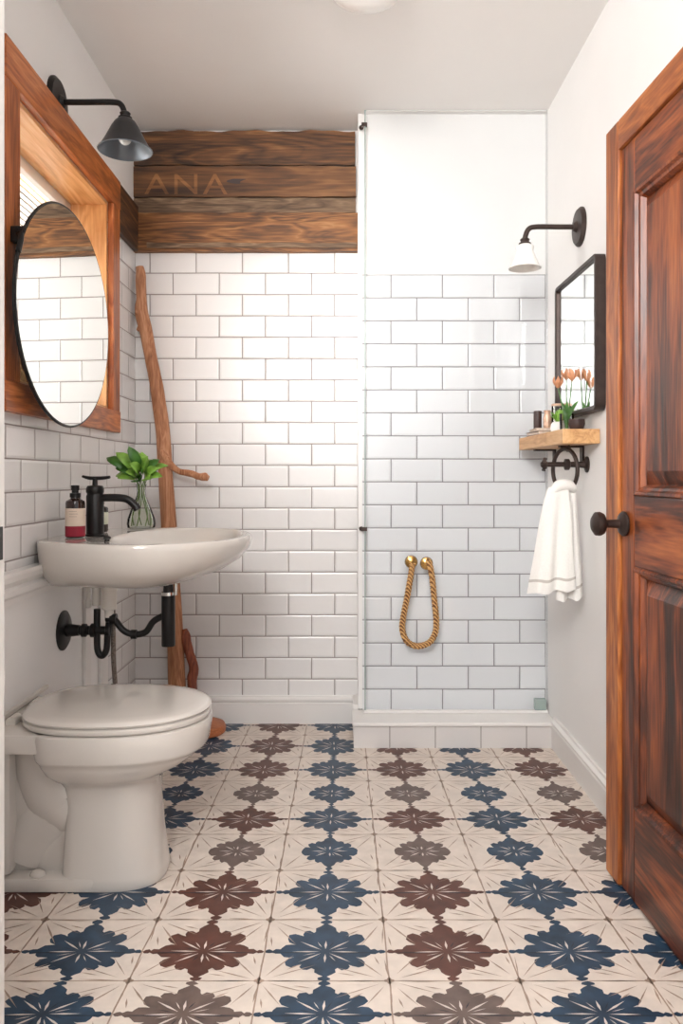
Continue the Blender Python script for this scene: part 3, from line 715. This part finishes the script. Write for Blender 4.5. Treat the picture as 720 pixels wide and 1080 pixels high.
# ------------------------------------------------------------------ plumbing
PY = 2.385
pl = thing('waste_pipework', 'black waste pipe with wall flange and U bend under the basin', 'pipework', (-.79, PY, .54))
bm = bmesh.new(); lathe(bm, [(.060, 0), (.060, .004), (.050, .010), (.020, .014), (.016, .05)], (XL, PY, .535), (1, 0, 0), 32); obj('wall_flange', bm, M['black'], pl, True)
bm = bmesh.new(); lathe(bm, [(.013, .03), (.013, .055), (.020, .058), (.020, .070), (.014, .074), (.014, .082), (.021, .086), (.021, .098), (.013, .102), (.013, .13), (.018, .132), (.018, .142), (.011, .144)], (XL, PY, .535), (1, 0, 0), 20); obj('coupling', bm, M['black'], pl, True)
bm = bmesh.new(); tube(bm, [(-.752, PY, .60), (-.752, PY, .52), (-.750, PY, .475), (-.738, PY, .458), (-.724, PY, .475), (-.720, PY, .52), (-.716, PY, .56)], [.010]*7, 12); obj('trap_bend', bm, M['black'], pl, True)
bm = bmesh.new(); tube(bm, [(-.725, PY, .570), (-.700, PY, .568), (-.672, PY, .535), (-.640, PY, .523), (-.605, PY, .530), (-.583, PY, .560), (-.560, PY, .575), (-.545, PY, .58)], [.010]*8, 12)
lathe(bm, [(.014, -.008), (.014, .008)], (-.640, PY, .523), (1, 0, 0), 14); lathe(bm, [(.016, -.006), (.016, .012)], (-.705, PY, .570), (1, 0, 0), 14)
obj('waste_bend', bm, M['black'], pl, True)
bm = bmesh.new(); lathe(bm, [(.0195, .488), (.0205, .490), (.0205, .640), (.016, .642), (.014, .686)], (-.536, PY, 0), seg=24); obj('bottle_trap', bm, M['black'], pl, True)
bm = bmesh.new(); lathe(bm, [(.021, .642), (.021, .652)], (-.536, PY, 0)); tube(bm, [(-.513, PY, .642), (-.513, PY, .686)], .005, 10, sub=1); obj('chrome_collar', bm, M['chrome'], pl, True)
bm = bmesh.new(); lathe(bm, [(.026, .686), (.024, .655), (.022, .652), (.022, .600), (.014, .596), (.013, .575)], (-.715, PY, 0), seg=24); obj('tailpiece', bm, M['plastic_white'], pl, True)
bm = bmesh.new()
lathe(bm, [(.013, .61), (.013, .66), (.017, .665), (.017, .686)], (-.757, PY+.01, 0), seg=16); lathe(bm, [(.008, .60), (.010, .605), (.010, .62), (.006, .63), (.006, .686)], (-.785, PY+.02, 0), seg=16)
obj('white_fittings', bm, M['plastic_white'], pl, True)
ho = bmesh.new(); tube(ho, [(-.713, PY+.03, .60), (-.711, PY+.03, .45), (-.713, PY+.03, .30), (-.80, PY+.03, .20), (XL, PY+.03, .19)], .0075, 10)
tag(obj('supply_hose', ho, M['braid'], smooth=True), 'braided steel supply hose hanging down behind toilet lid', 'hose')

# ------------------------------------------------------------------ driftwood rack
dw = thing('driftwood_rack', 'tall driftwood pole leaning in the corner with side peg and round base', 'driftwood rack', (-.60, 3.085, 0))
bm = bmesh.new()
tube(bm, [(-.826, 3.165, 1.845), (-.822, 3.165, 1.80), (-.820, 3.163, 1.72), (-.816, 3.16, 1.655), (-.790, 3.155, 1.54), (-.763, 3.15, 1.40), (-.742, 3.15, 1.277), (-.722, 3.145, 1.087), (-.708, 3.14, .86), (-.688, 3.135, .557), (-.670, 3.12, .254), (-.655, 3.10, .05)],
     [.016, .020, .021, .026, .025, .026, .027, .029, .030, .031, .034, .036], 16, wob=.05, sub=6)
tube(bm, [(-.815, 3.15, 1.655), (-.835, 3.15, 1.663)], [.017, .012], 10, sub=1)
tube(bm, [(-.818, 3.15, 1.60), (-.832, 3.15, 1.585)], [.013, .006], 10, sub=1)
obj('pole', bm, M['drift'], dw, True)
bm = bmesh.new(); tube(bm, [(-.73, 3.125, 1.10), (-.695, 3.11, 1.055), (-.655, 3.095, 1.022), (-.61, 3.08, 1.015), (-.575, 3.07, 1.003), (-.548, 3.06, 1.000), (-.532, 3.055, .995)], [.016, .014, .012, .013, .013, .017, .010], 12, wob=.08); obj('peg', bm, M['drift'], dw, True)
bm = bmesh.new(); tube(bm, [(-.640, 3.13, .395), (-.632, 3.125, .36), (-.618, 3.12, .30), (-.598, 3.11, .25), (-.604, 3.11, .21), (-.600, 3.10, .15), (-.588, 3.09, .07), (-.585, 3.09, .02)], [.012, .018, .019, .018, .020, .019, .020, .020], 12, wob=.08); obj('short_stem', bm, M['drift_red'], dw, True)
bm = bmesh.new(); lathe(bm, [(.088, 0), (.096, .006), (.098, .022), (.092, .034), (.05, .046), (.01, .050)], (-.565, 3.08, 0), seg=40); obj('round_base', bm, M['disc'], dw, True)

# ------------------------------------------------------------------ sconces
def sconce(name, label, wx, sgn, y, z, reach, R, rimr, top_z, rim_z, m_plate, m_out, m_in, bulb):
    t = thing(name, label, 'wall lamp', (wx, y, z))
    ax = (sgn, 0, 0)
    bm = bmesh.new(); lathe(bm, [(R, 0), (R, .006), (R*.88, .014), (R*.3, .016), (R*.2, .026)], (wx, y, z), ax, 36); obj('backplate', bm, m_plate, t, True)
    X = wx+sgn*reach
    bm = bmesh.new(); tube(bm, [(wx+sgn*.01, y, z), (wx+sgn*reach*.4, y, z), (X-sgn*.035, y, z), (X-sgn*.012, y, z-.008), (X-sgn*.002, y, z-.03), (X, y, top_z+.012)], [.0085]*6, 12); obj('arm', bm, m_plate, t, True)
    h = top_z-rim_z
    bm = bmesh.new(); lathe(bm, [(.012, .02), (.016, .016), (.013, .008), (.020, .004), (.021, -.008), (.017, -.012)], (X, y, top_z), seg=20); obj('socket', bm, m_plate, t, True)
    bm = bmesh.new()
    o = [(.019, 0), (.026, -.006), (.030, -.10*h), (rimr*.52, -.28*h), (rimr*.72, -.62*h), (rimr*.93, -.93*h), (rimr, -h)]
    lathe(bm, o, (X, y, top_z), seg=36, cap0=True, cap1=False); s = obj('shade', bm, m_out, t, True)
    bm = bmesh.new(); lathe(bm, [(r-.002, hh_) for r, hh_ in o[1:]], (X, y, top_z), seg=36, cap1=False); obj('shade_lining', bm, m_in, t, True)
    bm = bmesh.new(); tube(bm, [(X+rimr*math.cos(a), y+rimr*math.sin(a), rim_z) for a in [2*PI*k/36 for k in range(36)]], .0018, 8, closed=True, sub=1); obj('rim', bm, m_in, s, True)
    if bulb:
        bm = bmesh.new(); sphere(bm, (X, y, rim_z+.035), .019); lathe(bm, [(.011, .04), (.011, .08)], (X, y, rim_z)); obj('bulb', bm, M['bulb'], t, True)
sconce('wall_lamp', 'black wall lamp with dark bell shade above the window', XL, 1, 2.325, 2.107, .205, .072, .078, 2.058, 1.965, M['black'], M['shade_black'], M['shade_in'], True)
sconce('wall_lamp', 'bronze wall lamp with white glass shade above the rectangular mirror', XR, -1, 2.60, 1.826, .185, .064, .052, 1.768, 1.690, M['bronze'], M['opal'], M['opal'], False)

# ceiling light
cl = thing('ceiling_light', 'round white flush ceiling light at top of the picture', 'ceiling light', (.057, 2.18, ZC))
bm = bmesh.new(); lathe(bm, [(.125, 0), (.125, -.02), (.118, -.03), (.110, -.03)], (.057, 2.18, ZC), seg=48); obj('rim', bm, M['chrome'], cl, True)
bm = bmesh.new(); lathe(bm, [(.116, -.028), (.110, -.05), (.092, -.075), (.06, -.094), (.02, -.102), (.002, -.103)], (.057, 2.18, ZC), seg=48); obj('dome', bm, M['opal'], cl, True)

# ------------------------------------------------------------------ round pivot mirror
mc = Vector((-.780, 2.208, 1.447)); mR = .305
mr = thing('round_mirror', 'round thin-rimmed swivel mirror in front of the window', 'mirror', tuple(mc))
nrm = Vector((.6, -.04, 0)).normalized(); side = Vector((.04, .6, 0)).normalized()
bm = bmesh.new(); lathe(bm, [(mR-.003, 0), (mR-.003, .003)], mc+nrm*.001, nrm, 96); obj('mirror_glass', bm, M['mirror'], mr)
bm = bmesh.new(); lathe(bm, [(mR-.001, 0), (mR-.001, .006)], mc-nrm*.0065, nrm, 96); obj('mirror_back', bm, M['black'], mr)
bm = bmesh.new(); tube(bm, [mc+(side*math.cos(a)+Vector((0, 0, 1))*math.sin(a))*mR for a in [2*PI*k/96 for k in range(96)]], .0036, 8, closed=True, sub=1); obj('rim', bm, M['black'], mr, True)
bm = bmesh.new(); pp = mc-side*(mR+.006)+Vector((0, 0, .085))
box(bm, XL+.022, pp.x+.006, 1.955, 1.980, 1.585, 1.625, bev=.004); tube(bm, [(XL+.03, 1.97, 1.605), (pp.x, 1.945, 1.60), (pp.x+.002, 1.922, 1.55)], .007, 10); obj('bracket', bm, M['black'], mr, True)

# ------------------------------------------------------------------ rectangular mirror on the right wall
my0, my1, mz0, mz1 = 2.343, 2.80, 1.200, 1.670
m2 = thing('wall_mirror', 'tall rectangular mirror in dark bronze frame on right wall', 'mirror', (XR, 2.57, mz0))
bm = bmesh.new()
fw = .016; xf0, xf1 = XR-.034, XR-.002
def rr_ring(ins, x, rad):
    P = []
    for cy_, cz_, a0 in ((my1-ins-rad, mz1-ins-rad, 0), (my0+ins+rad, mz1-ins-rad, PI/2), (my0+ins+rad, mz0+ins+rad, PI), (my1-ins-rad, mz0+ins+rad, 1.5*PI)):
        for k in range(6):
            a = a0+k*PI/10; P.append(Vector((x, cy_+rad*math.cos(a), cz_+rad*math.sin(a))))
    return P
rings(bm, [rr_ring(0, xf1, .022), rr_ring(0, xf0+.003, .022), rr_ring(.003, xf0, .020), rr_ring(fw-.003, xf0, .010), rr_ring(fw, xf0+.004, .008), rr_ring(fw, xf1, .008)], closed=True)
obj('frame', bm, M['bronze'], m2, False)
bm = bmesh.new(); rings(bm, [rr_ring(fw-.001, xf0+.010, .008), rr_ring(fw-.001, xf0+.014, .008)]); obj('mirror_glass', bm, M['mirror'], m2)

# ------------------------------------------------------------------ shelf
s1 = thing('wall_shelf', 'thick pale wooden shelf under the rectangular mirror', 'shelf', (XR, 2.7, 1.10))
bm = bmesh.new(); box(bm, .662, XR-.001, 2.400, 3.000, 1.102, 1.147, bev=.003); obj('board', bm, M['shelf'], s1)
for by in (2.56, 2.90):
    bm = bmesh.new(); prism_y(bm, [(.70, 1.102), (.70, 1.096), (XR-.007, 1.096), (XR-.007, 1.04), (XR-.001, 1.04), (XR-.001, 1.102)], by, by+.03); obj('bracket', bm, M['bronze'], s1)
# things on the shelf
sz = 1.147
def book(name, label, x, y, z, lx, ly, h, cover, pages, rot):
    t = thing(name, label, 'book', (x, y, z), None)
    def tf(bm):
        bmesh.ops.transform(bm, matrix=Matrix.Translation((x, y, z)) @ Matrix.Rotation(rot, 4, 'Z'), verts=bm.verts); return bm
    bm = bmesh.new(); box(bm, -lx/2, lx/2, -ly/2, ly/2, 0, .002); box(bm, -lx/2, lx/2, -ly/2, ly/2, h-.002, h); box(bm, lx/2-.002, lx/2, -ly/2, ly/2, 0, h)
    obj('cover', tf(bm), cover, t)
    bm = bmesh.new(); box(bm, -lx/2+.003, lx/2-.002, -ly/2+.003, ly/2-.003, .002, h-.002); obj('pages', tf(bm), pages, t)
book('book', 'brown covered book lying at bottom of the stack on shelf', .713, 2.80, sz, .100, .15, .013, M['book_dark'], M['book_pale'], .05)
book('book', 'pale covered book lying on top of the brown book', .712, 2.80, sz+.0132, .092, .14, .010, M['book_pale'], M['book_pale'], -.06)
bm = bmesh.new(); lathe(bm, [(.013, 0), (.0145, .003), (.0145, .060), (.013, .064), (.002, .062)], (.684, 2.80, sz+.0234), seg=24); tag(obj('dark_candle', bm, M['candle'], smooth=True), 'short dark brown pillar candle at far end of book stack', 'candle')
bm = bmesh.new(); lathe(bm, [(.010, 0), (.014, .004), (.015, .035), (.011, .055), (.013, .064), (.011, .064), (.009, .05)], (.712, 2.775, sz+.0234), seg=24); tag(obj('copper_vase', bm, M['copper_pot'], smooth=True), 'little mottled copper vase between dark candle and white pot', 'vase')
# white pot with plant
px, py, pz = .722, 2.68, sz
pt = thing('potted_plant', 'small green sprig in round white pot on shelf', 'potted plant', (px, py, pz))
bm = bmesh.new(); lathe(bm, [(.012, 0), (.020, .004), (.0245, .018), (.022, .032), (.016, .040), (.014, .040), (.018, .030), (.016, .012)], (px, py, pz), seg=28); obj('pot', bm, M['opal'], pt, True)
bm = bmesh.new()
for k in range(12):
    a = k*2.4; b = Vector((px, py, pz+.03)); leaf(bm, b, b+Vector((.024*math.cos(a), .024*math.sin(a), .036+.012*(k % 3))), .015, .1, 0)
lo = obj('leaves', bm, M['leaf'], pt); lo.modifiers.new('s', 'SOLIDIFY').thickness = .0006
# tall jar
jx, jy = .738, 2.745
jt = thing('glass_jar', 'tall clear glass jar with copper lid behind the white pot', 'jar', (jx, jy, sz))
bm = bmesh.new(); lathe(bm, [(.017, 0), (.0185, .003), (.0185, .100), (.0170, .100), (.0170, .004), (.002, .004)], (jx, jy, sz), seg=28); obj('glass_body', bm, M['glass'], jt, True)
bm = bmesh.new(); lathe(bm, [(.0195, .100), (.0195, .106), (.017, .108)], (jx, jy, sz), seg=28); obj('lid', bm, M['copper_pot'], jt, True)
bm = bmesh.new(); lathe(bm, [(.014, 0), (.020, .004), (.025, .020), (.025, .036), (.022, .036), (.021, .018), (.01, .006)], (.735, 2.50, sz), seg=28); tag(obj('dark_cup', bm, M['candle'], smooth=True), 'round dark brown cup on shelf under the mirror edge', 'cup')
# tulips
tx, ty = .726, 2.58
tv = thing('tulip_vase', 'small glass of three pale orange tulips near end of shelf', 'vase', (tx, ty, sz))
bm = bmesh.new(); lathe(bm, [(.020, 0), (.022, .004), (.024, .06), (.0225, .06), (.0205, .005), (.002, .004)], (tx, ty, sz), seg=28); obj('glass_body', bm, M['glass'], tv, True)
for k, (dx, dy, dz) in enumerate([(.004, .02, .188), (-.026, .01, .160), (.004, -.045, .176)]):
    hx, hy, hz = tx+dx, ty+dy, sz+dz
    bm = bmesh.new(); tube(bm, [(tx+dx*.1, ty+dy*.1, sz+.008), (tx+dx*.4, ty+dy*.4, sz+.07), (hx, hy, hz-.014)], .0018, 8)
    leaf(bm, (tx, ty, sz+.01), (tx+dx*1.1+.01*k, ty+dy*.9-.01, sz+.105), .016, .05); leaf(bm, (tx, ty, sz+.01), (tx-.3*dx, ty-dy*.5, sz+.09), .014, .05)
    st = obj('stem', bm, M['leaf_dark'], tv, True)
    bm = bmesh.new()
    for q in range(6):
        a = q*PI/3+.3; e = 1 if q % 2 else .88
        n = 6; rowsv = []
        for i in range(n+1):
            t_ = i/n; rr_ = .0165*math.sin(PI*min(t_*.72+.03, 1))*1.1*e; hz_ = hz-.016+.040*t_
            wd_ = .75*(1-t_**2.2)*math.sqrt(t_+.06)+.03
            rowsv.append([bm.verts.new((hx+rr_*math.cos(a+s*wd_), hy+rr_*math.sin(a+s*wd_), hz_)) for s in (-1, 0, 1)])
        for i in range(n):
            for j in range(2): bm.faces.new((rowsv[i][j], rowsv[i][j+1], rowsv[i+1][j+1], rowsv[i+1][j]))
    fl = obj('flower_head', bm, M['tulip'], tv, True); fl.modifiers.new('s', 'SOLIDIFY').thickness = .0008

# ------------------------------------------------------------------ towel ring and towel
RY, RX, RZ = 2.52, .703, 1.022
tr_ = thing('towel_ring', 'dark iron towel ring with cross-tipped post under shelf', 'towel ring', (XR, RY, 1.03))
rd = Vector((math.sin(math.radians(22)), -math.cos(math.radians(22)), 0)).normalized()
bm = bmesh.new(); tube(bm, [Vector((RX, RY, RZ))+(rd*math.cos(a)*.062+Vector((0, 0, 1))*math.sin(a)*.068) for a in [2*PI*k/40 for k in range(40)]], .0065, 10, closed=True, sub=1); obj('ring', bm, M['bronze'], tr_, True)
bm = bmesh.new(); lathe(bm, [(.026, 0), (.026, .004), (.012, .010), (.009, .03), (.009, .055), (.018, .060), (.018, .072), (.008, .076), (.008, .13), (.011, .132), (.011, .145), (.006, .150)], (XR, RY+.01, 1.040), (-1, 0, 0), 20); obj('post', bm, M['bronze'], tr_, True)
bm = bmesh.new()
for a in (.5, .5+PI/2):
    d = Vector((.2, math.sin(a)*.7, math.cos(a)))
    tube(bm, [Vector((.640, RY+.01, 1.040))-d*.022, Vector((.640, RY+.01, 1.040))-d*.012, Vector((.640, RY+.01, 1.040))+d*.012, Vector((.640, RY+.01, 1.040))+d*.022], [.007, .0045, .0045, .007], 10)
obj('cross_tip', bm, M['bronze'], tr_, True)
bm = bmesh.new(); tube(bm, [(.712, RY, 1.10), (.716, RY, 1.092), (.708, RY-.004, 1.084)], .006, 10); obj('hanger', bm, M['bronze'], tr_, True)

tw = thing('hand_towel', 'white linen hand towel with grey stripe hanging in the ring', 'towel', (.68, 2.49, .61))
N = 72
def tow(z0, z1, nrow, cx0_, cx1_, hw0, hw1, th0, th1, cy, ph, hem):
    """flattened closed loop draped cloth from z1 (top) down to z0"""
    R = []
    for i in range(nrow+1):
        t_ = i/nrow; cx_ = cx0_+(cx1_-cx0_)*t_; hw = hw0+(hw1-hw0)*t_**.7; tk = th0+(th1-th0)*t_
        ring = []
        for k in range(N):
            a = 2*PI*k/N; c, s = math.cos(a), math.sin(a)
            fold = math.sin(c*5.5+ph+t_*.5)*.011*t_**.6+math.sin(c*11+ph*2-t_)*.004*t_
            x = cx_+hw*c*(1+.02*math.sin(t_*7+ph)); y = cy+tk*s*abs(s)**-.2 if abs(s) > 1e-3 else cy
            z = z1+(z0-z1)*t_+hem*t_**3*(c*.5)+.004*math.sin(c*7+ph)*t_**4
            ring.append(Vector((x, y+fold, z)))
        R.append(ring)
    return R
RA = tow(.640, .968, 39, .668, .648, .030, .074, .013, .016, 2.470, .4, .016)
bm = bmesh.new(); rings(bm, RA)
for q, f in enumerate(bm.faces):
    if q//N == 34: f.material_index = 1
front = obj('front_fold', bm, [M['linen'], M['linen_band']], tw, True)
RB = tow(.612, .962, 39, .708, .712, .022, .046, .012, .018, 2.500, 2.1, .010)
bm = bmesh.new(); rings(bm, RB)
for q, f in enumerate(bm.faces):
    if q//N == 34: f.material_index = 1
obj('back_fold', bm, [M['linen'], M['linen_band']], tw, True)
bm = bmesh.new(); tube(bm, [(.650, 2.466, .955), (.668, 2.465, .972), (.690, 2.470, .975), (.712, 2.485, .970), (.722, 2.50, .955)], [.012, .018, .019, .018, .012], 14); obj('gathered_top', bm, M['linen'], tw, True)

# ------------------------------------------------------------------ shower screen and rope pull
ss = thing('shower_screen', 'frameless clear glass shower screen standing on the tiled curb', 'shower screen', (.41, 3.018, .097))
obj('glass_pane', B(.078, XR-.004, 3.014, 3.022, .100, 2.405), M['shower_glass'], ss)
bm = bmesh.new(); box(bm, .0735, .078, 3.013, 3.023, .100, 2.405); obj('edge_strip', bm, M['glass_edge'], ss)
bm = bmesh.new(); box(bm, .070, XR-.002, 3.008, 3.028, .0965, .107, bev=.002); obj('bottom_channel', bm, M['trim'], ss)
for (x0, x1, z0, z1) in ((.725, .768, .108, .150),):
    bm = bmesh.new(); box(bm, x0, x1, 3.005, 3.031, z0, z1, bev=.003); obj('clip', bm, M['glass_edge'], ss)
for z in (.80, 2.35):
    bm = bmesh.new(); lathe(bm, [(.009, 0), (.009, .006), (.005, .01)], (.062, 3.045, z), (0, -1, 0), 16); box(bm, .062, .084, 3.012, 3.024, z-.008, z+.008, bev=.002); obj('clip', bm, M['bronze'], ss)
rp = thing('rope_pull', 'looped rope hanging from two brass knobs on the shower glass', 'rope pull', (.28, 3.0, .68))
for x, z in ((.250, .678), (.308, .672)):
    bm = bmesh.new(); lathe(bm, [(.014, 0), (.014, .004), (.010, .008), (.010, .016), (.022, .020), (.025, .028), (.022, .038), (.010, .043), (.002, .044)], (x, 3.014, z), (0, -1, 0), 28); obj('knob', bm, M['brass'], rp, True)
ctrl = [(.253, 2.965, .672), (.246, 2.972, .62), (.234, 2.985, .54), (.221, 2.992, .47), (.217, 2.994, .42), (.232, 2.994, .378), (.262, 2.994, .358), (.292, 2.994, .358), (.325, 2.994, .375), (.344, 2.994, .415), (.345, 2.992, .47), (.337, 2.985, .54), (.328, 2.975, .62), (.317, 2.965, .672), (.308, 2.968, .685)]
C = catmull(ctrl, 22)
bm = bmesh.new()
for st in range(3):                          # three twisted strands
    pts = []; L = 0
    for i, p in enumerate(C):
        if i: L += (C[i]-C[i-1]).length
        d = (C[min(i+1, len(C)-1)]-C[max(i-1, 0)]).normalized(); s = d.cross(Vector((0, 1, 0))).normalized(); a = L*2*PI/.040+st*2*PI/3
        pts.append(p+(s*math.cos(a)+Vector((0, 1, 0))*math.sin(a))*.0064)
    tube(bm, pts, .0058, 8, sub=1)
obj('rope', bm, M['rope'], rp, True)
